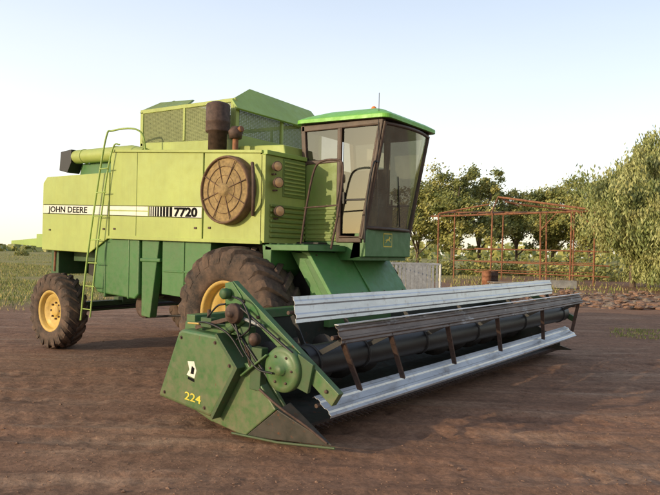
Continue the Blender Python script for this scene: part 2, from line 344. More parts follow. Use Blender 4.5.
# --- grain tank
GT=empty("grain_tank",CH)
zb=3.30
b=B()
b.prism([(-1.0,zb),(1.2,zb),(1.2,3.60),(-1.0,3.60)],-0.64,-0.58,M_lime,'x')
for y in (-1.0,1.14): b.prism([(-2.9,zb),(-0.64,zb),(-0.64,3.52),(-2.9,3.66)],y,y+0.05,M_lime)
for (y0,y1) in ((-1.0,-0.93),(1.13,1.2),(0.08,0.13)): b.box(-0.64,-0.58,y0,y1,3.60,4.05,M_lime)
for y in (-1.0,1.15):
    b.box(-0.70,-0.64,y,y+0.05,3.5,4.13,M_lime); b.box(-2.92,-2.84,y,y+0.05,3.6,4.2,M_lime); b.box(-1.8,-1.75,y,y+0.04,3.6,4.15,M_lime)
    b.prism([(-2.92,4.17),(-0.6,4.10),(-0.6,4.16),(-2.92,4.24)],y,y+0.055,M_lime)
b.box(-2.92,-2.86,-0.95,1.15,zb,4.2,M_olive)
b.make("tank_wall",GT,0.008)
b=B(); b.prism([(-2.86,3.64),(-0.70,3.52),(-0.70,4.11),(-2.86,4.18)],-0.985,-0.98,M_meshS); b.make("wire_mesh_panel",GT,label="see-through wire mesh panel")
b=B(); b.prism([(-0.94,3.60),(1.14,3.60),(1.14,4.03),(-0.94,4.03)],-0.615,-0.61,M_meshF,'x'); b.make("wire_mesh_panel",GT,label="see-through wire mesh panel")
b=B()
p=[(-0.50,-1.05,3.98),(-0.50,1.28,3.98),(-0.86,1.22,4.42),(-0.86,-0.42,4.46),(-0.62,-1.05,4.13)]
q=[(v[0]-0.03,v[1],v[2]-0.02) for v in p]
b.add(p+q,[[0,1,2,3,4],[9,8,7,6,5]]+[[i,(i+1)%5,(i+1)%5+5,i+5] for i in range(5)],M_limeT); b.make("tank_extension",GT,0.006,label="sloping lime green tank flap")
b=B(); p=[(-2.95,-1.0,4.2),(-2.95,1.22,4.2),(-2.8,1.22,4.52),(-2.8,-0.38,4.52)]; b.hexa(p+[(v[0]+0.03,v[1],v[2]) for v in p],M_olive); b.make("tank_extension",GT,0.006)
b=B()
b.hexa([(-2.9,-1.0,4.23),(-1.7,-1.0,4.19),(-1.9,-0.7,4.36),(-2.75,-0.7,4.42)]+[(-2.9,-0.96,4.22),(-1.7,-0.96,4.18),(-1.9,-0.66,4.35),(-2.75,-0.66,4.41)],M_olive)
b.make("tank_extension",GT,0.006)
b=B(); b.prism([(-0.55,3.2),(0.4,3.12),(0.35,3.36),(-0.55,3.42)],-0.95,-0.1,M_lime); b.make("engine_deck",CH,0.02)
b=B()
b.lathe((-0.72,-1.24,3.28),(0,0,1),[(0,0.05),(0,0.14),(0.30,0.14),(0.31,0.18),(0.33,0.185),(0.45,0.182),(0.46,0.19),(0.48,0.182),(0.72,0.18),(0.74,0.165),(0.76,0.12),(0.79,0.0)],M_rustD,28)
b.make("air_cleaner",CH,label="rusty brown upright cylinder")
b=B(); b.tube(arc([(-0.38,-1.2,3.22),(-0.38,-1.2,3.45),(-0.35,-1.2,3.57),(-0.25,-1.2,3.61)],5),0.045,M_rust,12)
b.lathe((-0.38,-1.2,3.47),(0,0,1),[(0,0.05),(0.0,0.09),(0.11,0.11),(0.18,0.06),(0.18,0)],M_rustD,18); b.make("exhaust_pipe",CH)
# --- front face
b=B()
b.box(0.42,0.50,-1.50,-0.62,1.92,3.13,M_lime)
b.prism([(-1.5,3.13),(-0.62,3.14),(-0.62,3.2),(-1.5,3.19)],0.40,0.53,M_limeT,'x')
b.box(0.5,0.515,-1.14,-0.64,2.58,3.12,M_olive)
for k in range(9): b.box(0.515,0.53,-1.12,-0.66,2.62+k*0.055,2.645+k*0.055,M_lime)
for k in range(7): b.box(0.50,0.54,-1.40,-0.64,2.0+k*0.07,2.035+k*0.07,M_olive)
b.make("front_panel",CH,0.006)
for (y,z,r_) in ((-1.36,2.97,0.07),(-1.33,2.75,0.075),(-1.30,2.36,0.075)):
    hl=B(); hl.lathe((0.52,y,z),(1,-0.35,0),[(0,0.03),(0.03,0.03),(0.05,r_*0.8),(0.10,r_),(0.125,r_),(0.125,r_*0.88)],M_rustD,20)
    hl.lathe((0.52,y,z),(1,-0.35,0),[(0.125,r_*0.88),(0.132,r_*0.5),(0.135,0)],M_lens,20)
    hl.bar((0.5,y,z-0.1),(0.56,y,z-0.1),0.04,0.02,M_rustD); hl.make("headlight",CH)
b=B()
b.box(0.5,1.25,-1.48,-0.62,1.82,1.90,M_green)
for k in range(5): b.box(0.55+k*0.14,0.60+k*0.14,-1.46,-0.64,1.90,1.915,M_greenD)
b.prism([(0.45,1.90),(0.62,1.86),(0.6,1.55),(0.5,1.45)],-1.48,-0.8,M_green)
b.make("platform",CH,0.01)
b=B()
b.tube(arc([(0.78,-1.05,1.9),(0.86,-1.05,2.4),(0.98,-1.05,2.9),(1.1,-1.05,3.04),(1.35,-1.05,3.05),(1.47,-1.05,2.95),(1.42,-1.05,2.4),(1.3,-1.05,1.85)],5),0.016,M_rustD,8)
b.tube([(0.83,-1.05,2.42),(1.42,-1.05,2.44)],0.012,M_rustD,8)
b.make("handrail",CH)
b=B(); b.tube(arc([(1.62,-0.72,1.95),(1.66,-0.74,2.5),(1.74,-0.72,3.0),(1.76,-0.62,3.05)],5),0.014,M_black,8); b.make("handrail",CH)
# side ladder
b=B()
rA=arc([(-3.62,-1.62,0.55),(-3.50,-1.60,1.6),(-3.26,-1.58,2.9),(-3.08,-1.56,3.7),(-3.0,-1.5,3.8),(-2.62,-1.4,3.82),(-2.45,-1.3,3.72),(-2.42,-1.25,3.4)],5)
rB=arc([(-3.34,-1.62,0.62),(-3.24,-1.60,1.6),(-3.04,-1.58,2.9),(-2.88,-1.56,3.5),(-2.78,-1.5,3.55)],5)
b.tube(rA,0.016,M_limeT,8); b.tube(rB,0.014,M_limeT,8)
for k in range(7):
    z=0.75+k*0.40; xa=-3.61+ (z-0.55)*0.165; b.tube([(xa,-1.61,z),(xa+0.26,-1.61,z)],0.010,M_limeT,8)
b.make("ladder",CH)
# --- cab
CAB=empty("cab",CH)
y0,y1=-0.6,0.68
b=B()
b.box(0.5,1.48,y0,y1,1.70,1.97,M_green)
b.prism([(1.30,1.72),(1.56,1.76),(1.56,2.16),(1.40,2.16)],y0,y1,M_green)
b.box(0.5,1.12,y0-0.02,y0+0.03,1.97,3.10,M_olive)
b.box(0.5,1.12,y1-0.03,y1+0.02,1.97,3.10,M_seat)
b.box(0.46,0.52,y0,y1,1.97,3.0,M_seat)
b.box(0.5,1.75,y0+0.05,y1-0.05,3.58,3.63,M_seat)
b.box(0.54,1.46,y0+0.03,y1-0.03,1.97,1.99,M_seat)
b.box(1.30,1.46,-0.15,0.3,1.99,2.5,M_dark)
for k in range(7): b.box(0.56,1.08,y0-0.035,y0-0.02,2.0+k*0.07,2.035+k*0.07,M_olive)
b.make("cab_shell",CAB,0.012)
for y in (y0,y1):
    b=B()
    b.bar((0.49,y,3.08),(0.44,y,3.68),0.08,0.07,M_brown,Vector((0,1,0)))
    b.bar((1.10,y,1.95),(1.10,y,3.66),0.06,0.06,M_brown,Vector((0,1,0)))
    b.bar((1.50,y,2.0),(1.80,y,3.64),0.075,0.08,M_brown,Vector((0,1,0)))
    b.bar((0.46,y,3.12),(1.10,y,3.12),0.06,0.06,M_brown); b.bar((0.42,y,3.63),(1.8,y,3.60),0.07,0.09,M_brown)
    b.bar((1.1,y,1.99),(1.5,y,1.99),0.06,0.08,M_brown)
    b.bar((1.12,y,2.55),(1.6,y,2.55),0.03,0.03,M_black)
    b.make("cab_frame",CAB,0.012)
def quadmesh(name,p,parent,m=M_glass,bulge=0,nx=10,nz=8,label=None):
    b=B(); vs=[];fs=[]
    p=[Vector(q) for q in p]
    nrm=((p[1]-p[0]).cross(p[3]-p[0])).normalized()
    for j in range(nz+1):
        for i in range(nx+1):
            s_=i/nx;t_=j/nz; q=(p[0]*(1-s_)+p[1]*s_)*(1-t_)+(p[3]*(1-s_)+p[2]*s_)*t_
            vs.append(q+nrm*bulge*(1-(2*s_-1)**2))
    fs=[[j*(nx+1)+i,j*(nx+1)+i+1,(j+1)*(nx+1)+i+1,(j+1)*(nx+1)+i] for j in range(nz) for i in range(nx)]
    b.add(vs,fs,m,True); return b.make(name,parent,label=label,recalc=False)
quadmesh("windshield",[(1.54,y0+0.02,2.16),(1.54,y1-0.02,2.16),(1.84,y1-0.02,3.58),(1.84,y0+0.02,3.58)],CAB,bulge=0.10,label="large bowed tinted windshield")
b=B()
for (z,x) in ((2.16,1.54),(3.58,1.84)):
    pts=[]
    for i in range(11):
        s_=i/10; pts.append((x+0.10*(1-(2*s_-1)**2)*0.98,y0+0.02+(y1-y0-0.04)*s_,z))
    b.tube(pts,0.026,M_brown,8)
for y in (y0+0.01,y1-0.01): b.tube([(1.54,y,2.14),(1.84,y,3.6)],0.03,M_brown,8)
b.make("windshield_frame",CAB)
b=B(); b.tube([(1.67,0.15,2.2),(1.80,-0.15,2.9)],0.008,M_black,6); b.make("wiper",CAB)
for y in (y0-0.005,y1+0.005):
    quadmesh("side_window",[(0.5,y,3.14),(1.08,y,3.14),(1.08,y,3.6),(0.47,y,3.62)],CAB,M_glassS)
    D=empty("door",CAB)
    quadmesh("door_glass",[(1.16,y,2.08),(1.50,y,2.08),(1.76,y,3.55),(1.16,y,3.57)],D,M_glassS)
    b=B(); yy=y-0.02 if y<0 else y+0.02
    b.tube([(1.14,yy,2.03),(1.50,yy,2.03),(1.78,yy,3.58),(1.14,yy,3.58),(1.14,yy,2.03)],0.02,M_brown,6)
    b.make("door_frame",D)
    b=B(); b.bar((1.2,yy,2.5),(1.2,yy,2.66),0.02,0.03,M_black); b.make("handle",D)
b=B(); vs=[];fs=[]
rx0,rx1,ry0,ry1=0.34,1.95,y0-0.11,y1+0.10
def rr_(inset,z,n_=6,r_=0.12):
    pts=[]
    for (cx,cy,a0) in ((rx1-r_-inset,ry1-r_-inset,0),(rx0+r_+inset,ry1-r_-inset,pi/2),(rx0+r_+inset,ry0+r_+inset,pi),(rx1-r_-inset,ry0+r_+inset,1.5*pi)):
        for k in range(n_+1):
            a=a0+k/n_*pi/2; x_=cx+math.cos(a)*r_; y_=cy+math.sin(a)*r_
            pts.append((x_,y_,z-0.04*(x_-1.2)))
    return pts
lv=[rr_(0.04,3.665),rr_(0.0,3.667),rr_(0.0,3.715),rr_(0.01,3.725),rr_(0.10,3.775),rr_(0.33,3.87),rr_(0.56,3.905,r_=0.05)]
N=len(lv[0])
for l in lv: vs+=l
for i in range(len(lv)-1):
    for k in range(N): fs.append([i*N+k,i*N+(k+1)%N,(i+1)*N+(k+1)%N,(i+1)*N+k])
b.add(vs[:N*4],[f for f in fs if max(f)<N*4],M_roof,False); b.add(vs[3*N:],[[i-3*N for i in f] for f in fs if min(f)>=3*N],M_roof,True); b.add(lv[-1],[list(range(N))],M_roof,True); b.add(lv[0],[list(range(N))[::-1]],M_brown)
b.make("cab_roof",CAB)
b=B(); b.lathe((1.28,0.0,3.88),(0,0,1),[(0,0.05),(0.03,0.05),(0.03,0.04),(0.09,0.04),(0.11,0.02),(0.11,0)],M_amber,16); b.make("beacon",CAB,label="small amber roof beacon")
b=B(); b.tube([(1.80,-0.66,2.3),(1.80,-0.70,3.0),(1.74,-0.6,4.0)],0.005,M_black,6); b.make("antenna",CAB)
b=B()
b.box(0.85,1.25,-0.2,0.3,2.0,2.45,M_seat); b.prism([(0.78,2.4),(0.92,2.4),(0.85,3.05),(0.74,3.05)],-0.2,0.3,M_seat); b.make("seat",CAB,0.05,segs=3)
b=B(); b.tube([(1.42,0.05,2.0),(1.32,0.05,2.7)],0.03,M_black); b.lathe((1.32,0.05,2.7),(-0.3,0,1),[(-0.012,0.19),(0,0.205),(0.012,0.19),(0,0.175)],M_black,28,closed=True); b.make("steering_wheel",CAB)
b=B(); px=1.565
deer=[(-0.95,0.05),(-0.55,0.28),(-0.2,0.35),(0.15,0.42),(0.35,0.7),(0.25,0.95),(0.45,0.78),(0.55,0.98),(0.6,0.7),(0.85,0.58),(0.8,0.48),(0.55,0.45),(0.45,0.15),(0.75,-0.1),(0.7,-0.35),(0.62,-0.3),(0.6,-0.12),(0.3,0.0),(0.0,0.05),(-0.3,-0.02),(-0.55,-0.3),(-0.9,-0.45),(-0.95,-0.38),(-0.65,-0.2),(-0.6,0.05)]
sc_=0.075
b.prism([(-0.12,1.90),(0.12,1.90),(0.12,2.10),(-0.12,2.10)],px-0.004,px-0.002,M_ydec,'x')
b.prism([(-0.105,1.915),(0.105,1.915),(0.105,2.085),(-0.105,2.085)],px-0.002,px+0.001,M_green,'x')
b.prism([(p[0]*sc_*1.15,1.99+p[1]*sc_) for p in deer],px+0.001,px+0.004,M_ydec,'x')
b.make("deer_emblem",CAB)
# --- wheels
def wheel(x,y,R,W,rimr,nl,face,zc,master=None,rot=0):
    e=empty("wheel",CH,(x,y,zc))
    e.rotation_euler=(0,rot,pi if face>0 else 0)
    if master:
        for ch in master.children:
            c2=ch.copy(); COL.objects.link(c2); c2.parent=e
        return e
    b=B(); lug=0.05*R/0.95; h=W/2
    Rb=R-lug
    prof=[(-h*0.80,rimr),(-h*0.98,rimr+0.05),(-h*1.0,rimr+(Rb-rimr)*0.5),(-h*0.98,Rb-0.12),(-h*0.90,Rb-0.04),(-h*0.6,Rb-0.008),(0,Rb)]
    prof=prof+[(-a,r_) for a,r_ in prof[-2::-1]]
    b.lathe((0,0,0),(0,1,0),prof,M_rub,64,closed=True)
    da=2*pi/nl
    for side in (-1,1):
        for k in range(nl):
            a0=k*da+(da/2 if side>0 else 0)
            st=[(0.0,0.0),(0.35,0.55),(0.7,1.1),(0.93,1.45),(1.02,1.6),(1.03,1.7)]
            ws=da*0.20; vs=[]
            for j,(ty,ta) in enumerate(st):
                yy=side*(ty*h-0.02*h); aa=a0+ta*da*0.62
                rt=R-(0.0,0.0,0.01,0.035,0.09,0.17)[j]*R/0.95; rb=Rb-(0.01,0.01,0.02,0.06,0.12,0.19)[j]*R/0.95
                if j==5: rt=rb+0.01
                wj=ws*(1.0+0.25*ty)
                for (aw,r_) in ((-wj*1.15,rb),(wj*1.15,rb),(wj*0.8,rt),(-wj*0.8,rt)):
                    vs.append((math.cos(aa+aw)*r_,yy,math.sin(aa+aw)*r_))
            fs=[[0,1,2,3],[23,22,21,20]]
            for j in range(5):
                o_=j*4
                for q in range(4): fs.append([o_+q,o_+(q+1)%4,o_+4+(q+1)%4,o_+4+q])
            b.add(vs,fs,M_rub)
    b.make("tyre",e)
    b=B(); r=rimr
    b.lathe((0,0,0),(0,-1,0),[(-h*0.8,r+0.01),(-h*0.8,r-0.03),(0.0,r-0.07),(h*0.62,r-0.05),(h*0.70,r-0.035),(h*0.80,r-0.03),(h*0.84,r+0.012),(h*0.80,r+0.02)],M_yellow,48)
    b.lathe((0,0,0),(0,-1,0),[(h*0.45,r-0.05),(h*0.50,r*0.78),(h*0.30,r*0.62),(h*0.18,r*0.50),(h*0.18,r*0.30),(h*0.30,r*0.28),(h*0.36,r*0.24),(h*0.36,0)],M_yellow,48)
    for k in range(8):
        a=2*pi*k/8; b.lathe((math.cos(a)*r*0.4,-h*0.18,math.sin(a)*r*0.4),(0,-1,0),[(0,0.018),(0.03,0.018),(0.03,0)],M_rustD,6,smooth=False)
    b.make("rim",e,label="mud-dusted yellow rim")
    return e
wf=wheel(0,-1.45,0.95,0.70,0.46,22,-1,0.92)
wheel(0,1.45,0.95,0.70,0.46,22,1,0.92,wf,0.1)
wr=wheel(-4.36,-1.60,0.68,0.40,0.36,20,-1,0.665)
wheel(-4.36,1.60,0.68,0.40,0.36,20,1,0.665,wr,0.2)
# --- feeder house
b=B()
b.prism([(0.2,1.80),(0.95,1.70),(1.32,1.22),(1.32,0.35),(0.2,0.85)],-0.72,0.55,M_green)
b.prism([(0.62,1.81),(0.97,1.78),(1.36,1.22),(1.32,0.80),(1.04,0.80),(0.98,1.3)],-1.08,-0.72,M_greenB)
b.prism([(0.90,1.81),(1.06,1.81),(1.52,1.16),(1.48,1.13),(1.02,1.76)],-1.22,0.78,M_greenB)
b.prism([(1.02,1.74),(1.47,1.12),(1.30,1.10),(0.9,1.70)],-1.12,0.70,M_green)
for y in (-0.3,): b.prism([(1.06,1.82),(1.52,1.165),(1.535,1.18),(1.075,1.84)],y,y+0.04,M_greenB)
for y in (-1.1,-0.5,0.1,0.65): b.lathe((1.10,y,1.765),(0.82,0,0.57),[(0,0.016),(0.012,0.016),(0.012,0)],M_rustD,6,smooth=False); b.lathe((1.46,y,1.25),(0.82,0,0.57),[(0,0.016),(0.012,0.016),(0.012,0)],M_rustD,6,smooth=False)
for y in (-0.9,0.6): b.tube([(0.5,y,0.8),(1.0,y,0.58)],0.05,M_greenD)
b.make("feeder_house",CH,0.012)
# ================================================================== HEADER
HL,HR=-3.3,4.08
pv=Vector((1.2,-3.3,0)); 
b=B()
b.prism([(1.06,0.14),(1.10,1.02),(1.14,1.02),(1.12,0.2),(1.35,0.13),(2.45,0.10),(2.45,0.07),(1.3,0.09)],HL,HR,M_trough)
b.box(1.02,1.16,HL,HR,1.00,1.11,M_greenH)
b.box(1.0,1.06,HL,HR,0.15,0.27,M_greenD)
for k in range(15): y=HL+0.25+k*0.48; b.box(1.03,1.06,y,y+0.04,0.27,1.0,M_greenD)
header=b.make("header",CH,0.008,label="wide green cutting header with grey slatted reel")
header.matrix_basis=Matrix.Translation(pv)@Matrix.Rotation(math.radians(-2.4),4,'Z')@Matrix.Translation(-pv)
b=B()
b.box(2.44,2.50,HL,HR,0.085,0.11,M_rustD)
k=HL+0.05
while k<HR-0.05:
    b.hexa([(2.49,k-0.012,0.085),(2.49,k+0.012,0.085),(2.49,k+0.012,0.11),(2.49,k-0.012,0.11),(2.60,k-0.003,0.09),(2.60,k+0.003,0.09),(2.60,k+0.003,0.097),(2.60,k-0.003,0.097)],M_rustD); k+=0.076
b.make("cutter_bar",header)
b=B(); b.tube([(1.62,HL+0.05,0.52),(1.62,HR-0.05,0.52)],0.17,M_dark,20)
for (ya,yb,hand) in ((HL+0.08,-0.6,1),(HR-0.08,0.9,-1)):
    turns=5.5; n_=int(turns*20); vs=[]
    for i in range(n_+1):
        t=i/n_; a=hand*turns*2*pi*t; y=ya+(yb-ya)*t
        for r_ in (0.165,0.29): vs.append((1.62+math.cos(a)*r_,y,0.52+math.sin(a)*r_))
        for r_ in (0.165,0.29): vs.append((1.62+math.cos(a)*r_,y+0.006,0.52+math.sin(a)*r_))
    fs=[]
    for i in range(n_):
        o_=i*4; fs+=[[o_,o_+1,o_+5,o_+4],[o_+2,o_+3,o_+7,o_+6],[o_+1,o_+3,o_+7,o_+5]]
    b.add(vs,fs,M_dark,True)
b.make("auger",header)
RC=(2.62,0.80); RR=0.45
b=B(); b.tube([(RC[0],HL+0.02,RC[1]-0.02),(RC[0],HR-0.02,RC[1]-0.02)],0.15,M_black,24)
b.make("reel_shaft",header)
angs=[110,32,-62,-153]
tilt={0:(100,M_galv,0.26),1:(118,M_worn,0.17),2:(-36,M_galv,0.26),3:(60,M_galv,0.2)}
bc=[]
for i,a in enumerate(angs):
    a=math.radians(a); cx=RC[0]+math.cos(a)*RR; cz=RC[1]+0.03+math.sin(a)*RR
    tl=math.radians(tilt[i][0]); dx,dz=math.cos(tl),math.sin(tl); nx_,nz_=-dz,dx
    sg=-1 if i in(0,1) else 1
    W=tilt[i][2]; prof=[]; bc.append((cx,cz))
    sh=[(-0.5,-0.024),(-0.485,0.0),(-0.36,0.0),(-0.30,0.013),(-0.19,0.013),(-0.13,0.0),(0.13,0.0),(0.19,0.013),(0.30,0.013),(0.36,0.0),(0.485,0.0),(0.5,-0.024)]
    for (s_,hgt) in sh: prof.append((cx+dx*s_*W+nx_*hgt*sg,cz+dz*s_*W+nz_*hgt*sg))
    back=[(p[0]-nx_*0.004*sg,p[1]-nz_*0.004*sg) for p in prof[::-1]]
    b=B()
    ys=[HL+0.12+(HR-HL-0.24)*j/12 for j in range(13)]; ring=prof+back; nr=len(ring); vs=[]
    R_=random.Random(30+i)
    for j,y in enumerate(ys):
        ox=R_.uniform(-.0012,.0012); oz=-0.010*math.sin(pi*j/12)+(0.07*j/12-0.03 if i==2 else 0)
        vs+=[(p[0]+ox,y,p[1]+oz) for p in ring]
    fs=[[j*nr+k,j*nr+(k+1)%nr,(j+1)*nr+(k+1)%nr,(j+1)*nr+k] for j in range(12) for k in range(nr)]
    fs+=[list(range(nr))[::-1],[12*nr+k for k in range(nr)]]
    b.add(vs,fs,tilt[i][1])
    if i==1:
        tx,tz=cx+dx*W/2,cz+dz*W/2
        b.bar((tx+0.01,HL+0.12,tz+0.010),(tx+0.01,HR-0.12,tz+0.010),0.045,0.008,M_galv)
    b.tube([(cx-0.045,HL+0.08,cz-0.03),(cx-0.045,HR-0.08,cz-0.03)],0.02,M_rustD,8)
    b.make("reel_bat",header,label="worn brown and silver slat" if i==1 else "folded galvanised slat")
for y in (HL+0.16,-2.35,-1.15,0.25,1.95,HR-0.30):
    b=B(); e_=0.50 if y<HR-0.5 else 0.15
    A_,B_,C_,D_=[Vector((q[0]-0.02,y,q[1]-0.01)) for q in bc]
    C2=C_+Vector((0.05,e_,0.05)); B2=B_+Vector((0.03,0,-0.05))
    ctr=Vector((RC[0],y,RC[1]))
    b.bar(B2,C2,0.02,0.055,M_rustD,Vector((1,0,0)))
    b.bar(ctr,D_,0.012,0.05,M_black,Vector((0,1,0)).cross(D_-ctr)); b.bar(ctr,A_-Vector((0.04,0,0.05)),0.012,0.05,M_black,Vector((0,1,0)).cross(A_-ctr))
    b.bar(ctr,B2,0.012,0.05,M_black,Vector((0,1,0)).cross(B2-ctr))
    b.lathe((RC[0],y,RC[1]-0.02),(0,1,0),[(-0.01,0.14),(-0.01,0.165),(0.01,0.165),(0.01,0.14)],M_black,20)
    b.make("reel_spider",header)
for (y,s_,m_) in ((HL,-1,M_greenH),(HR,1,M_trough)):
    b=B(); ya,yb=sorted((y,y+s_*0.04))
    if s_<0: b.prism([(0.95,0.2),(1.05,1.04),(1.85,1.06),(2.1,0.80),(2.50,0.38),(2.6,0.12),(1.5,0.05)],ya,yb,m_)
    else: b.prism([(0.95,0.2),(1.05,1.06),(1.5,1.06),(2.0,0.6),(2.6,0.25),(2.6,0.08),(1.5,0.05)],ya,yb,m_)
    b.make("end_panel",header,0.01)
b=B()
b.prism([(0.84,0.24),(1.16,0.95),(1.22,0.99),(1.80,0.97),(2.06,0.70),(1.72,0.19),(1.67,0.16)],-3.52,-3.36,M_greenH)
b.make("drive_shield",header,0.035,segs=3,label="green end shield with yellow number and worn emblem")
for (x,z) in ((0.96,0.30),(1.60,0.24),(1.22,0.90),(1.74,0.90),(1.95,0.70)):
    b=B(); b.lathe((x,-3.52,z),(0,-1,0),[(0,0.02),(0.004,0.02),(0.004,0.012),(0.014,0.012),(0.014,0)],M_rustD,8,smooth=False); b.make("bolt",header)
b=B(); b.prism([(1.80,1.0),(2.10,0.70),(1.76,0.16),(1.73,0.18),(2.05,0.70),(1.77,0.98)],-3.56,-3.345,M_greenD); b.make("shield_flange",header,0.004)
for (y,s_) in ((HL,-1),(HR,1)):
    k_=1.0 if s_<0 else 0.5
    b=B(); a0_,a1_=sorted((y+s_*0.045,y+s_*(0.15 if s_<0 else 0.09)))
    b.prism([(1.62,0.10),(2.10,0.04),(2.50,0.36*k_),(2.12,0.74*k_),(1.8,0.70*k_)],a0_,a1_,M_greenH if s_<0 else M_trough); b.make("divider_cheek",header,0.012)
    b=B(); yo=y+s_*(0.14 if s_<0 else 0.09); yi=y-s_*0.04; tp=(3.06 if s_<0 else 2.85,y+s_*0.0,0.11)
    b.add([(2.10,yo,0.04),(2.51,yo,0.36*k_),(2.51,yi,0.40*k_),(2.10,yi,0.04),tp],[[0,1,2,3],[0,4,1],[1,4,2],[2,4,3],[3,4,0]],M_snout)
    b.make("crop_divider",header,0.006,label="worn metal pointed snout with shade painted dark")
b=B(); b.tube([(1.95,-3.47,0.05),(2.5,-3.42,0.06),(3.08,-3.31,0.10)],0.012,M_greenD,8); b.make("divider_rod",header)
b=B(); b.tube(arc([(2.30,-3.46,0.52),(2.55,-3.46,0.40),(2.80,-3.38,0.26),(3.0,-3.32,0.13)],5),0.012,M_rustD,8); b.make("divider_rod",header)
for y,s_ in ((HL-0.02,-1),(HR+0.02,1)):
    b=B(); ya=y+s_*0.04
    if s_<0:
        b.bar((1.80,ya,1.45),(3.14,ya,0.54),0.07,0.14,M_greenH,Vector((0,0,1)))
        b.prism([(1.76,0.98),(2.02,0.98),(1.98,1.36),(1.84,1.50),(1.74,1.48)],min(ya-0.05,ya+0.05),max(ya-0.05,ya+0.05),M_greenH)
        b.tube([(1.55,ya+s_*0.02,0.85),(2.05,ya+s_*0.07,1.15)],0.035,M_greenD,12); b.tube([(2.05,ya+s_*0.07,1.15),(2.3,ya+s_*0.07,1.10)],0.018,M_grey,10)
        for t in (0.15,0.3,0.5,0.66,0.8,0.93): b.lathe((1.80+1.34*t,ya-0.034,1.45-0.91*t),(0,-1,0),[(0,0.018),(0.02,0.018),(0.02,0)],M_rustD,8)
        b.prism([(2.70,0.60),(2.86,0.56),(2.92,0.82),(2.74,0.90)],ya-0.075,ya-0.036,M_greenD)
    else:
        b.bar((1.75,ya,1.22),(2.85,ya,0.66),0.06,0.10,M_greenD,Vector((0,0,1)))
        b.prism([(1.70,1.05),(1.90,1.05),(1.86,1.24),(1.74,1.28)],ya-0.04,ya+0.04,M_greenD)
    b.make("reel_arm",header,0.012)
b=B()
b.lathe((2.58,-3.40,0.74),(0,-1,0),[(0.0,0.205),(0.05,0.21),(0.075,0.20),(0.08,0.16),(0.08,0.05),(0.12,0.045),(0.12,0)],M_greenH,40)
for k in range(6):
    a=2*pi*k/6; b.lathe((2.58+math.cos(a)*0.13,-3.475,0.74+math.sin(a)*0.13),(0,-1,0),[(0,0.012),(0.015,0.012),(0.015,0)],M_rustD,8)
b.make("reel_drive_disc",header)
b=B()
b.lathe((1.96,-3.44,1.20),(0,-1,0),[(0.0,0.09),(0.02,0.10),(0.04,0.085),(0.06,0.10),(0.08,0.09),(0.09,0.03),(0.12,0.03),(0.12,0)],M_rustD,28)
b.make("belt_pulley",header)
b=B(); b.lathe((1.80,-3.42,1.38),(0,-1,0),[(0.0,0.05),(0.02,0.055),(0.06,0.055),(0.08,0.04),(0.08,0)],M_greenD,24); b.make("belt_pulley",header)
b=B(); b.lathe((2.24,-3.44,0.98),(0,-1,0),[(0.0,0.05),(0.02,0.06),(0.04,0.05),(0.06,0.06),(0.07,0.03),(0.09,0.02),(0.09,0)],M_rustD,24); b.make("belt_pulley",header)
b=B()
b.tube([(1.92,-3.48,1.11),(2.45,-3.46,0.60)],0.013,M_black,6); b.tube([(2.05,-3.48,1.26),(2.70,-3.46,0.90)],0.013,M_black,6); b.make("chain",header)
b=B(); b.box(2.02,2.14,-3.46,-3.36,0.92,1.08,M_greenD); b.prism([(2.16,0.5),(2.3,0.5),(2.32,0.9),(2.18,0.9)],-3.46,-3.37,M_greenD); b.tube([(2.25,-3.44,0.5),(2.05,-3.44,1.0)],0.02,M_rustD,8)
b.bar((2.08,-3.48,0.62),(2.42,-3.48,0.86),0.02,0.05,M_greenH,Vector((0,1,0)))
b.make("drive_bracket",header,0.01)
b=B(); b.bar((1.30,-3.40,1.0),(1.95,-3.47,1.16),0.02,0.04,M_rustD); b.make("linkage_rod",header,0.004)
b=B(); b.box(1.42,1.58,-3.44,-3.36,1.02,1.12,M_greenD); b.tube([(1.5,-3.40,1.12),(1.5,-3.40,1.2)],0.02,M_rustD,8); b.make("gear_box",header,0.01)
for pts in (((1.3,-3.3,1.04),(1.5,-3.42,1.12),(1.68,-3.45,1.25),(1.80,-3.45,1.28)),((1.9,-3.45,1.36),(2.1,-3.5,1.31),(2.2,-3.5,1.1),(2.0,-3.48,0.95)),((1.3,-3.38,1.05),(1.6,-3.5,1.08),(1.9,-3.5,1.0),(2.1,-3.48,0.8)),((2.0,-3.5,1.1),(2.12,-3.52,0.9),(2.3,-3.5,0.72),(2.5,-3.5,0.70))):
    b=B(); b.tube(arc(pts,6),0.010,M_black,6); b.make("hydraulic_hose",header)
b=B(); b.tube([(1.20,-3.42,1.04),(1.40,-3.44,1.05)],0.010,M_yellow,8); b.make("control_rod",header)
def shm(x,z): return Matrix.Translation((x,-3.522,z))@Matrix.Rotation(math.radians(3),4,'Y')@Matrix.Rotation(pi/2,4,'X')
text("shield_number","224",0.115,M_ydec,shm(1.29,0.28),header,1.5,0.001)
b=B()
ex,ez=0.12,-0.13
def sh_(l): return [(p[0]+ex,p[1]+ez) for p in l]
b.prism(sh_([(1.20,0.66),(1.32,0.64),(1.35,0.72),(1.31,0.81),(1.21,0.80),(1.24,0.72)]),-3.5225,-3.5205,M_white)
b.prism(sh_([(1.22,0.62),(1.32,0.60),(1.32,0.63),(1.22,0.645)]),-3.5225,-3.5205,M_ink)
b.prism(sh_([(1.26,0.68),(1.31,0.68),(1.32,0.74),(1.28,0.76)]),-3.5245,-3.5225,M_ink)
b.make("worn_emblem",header)
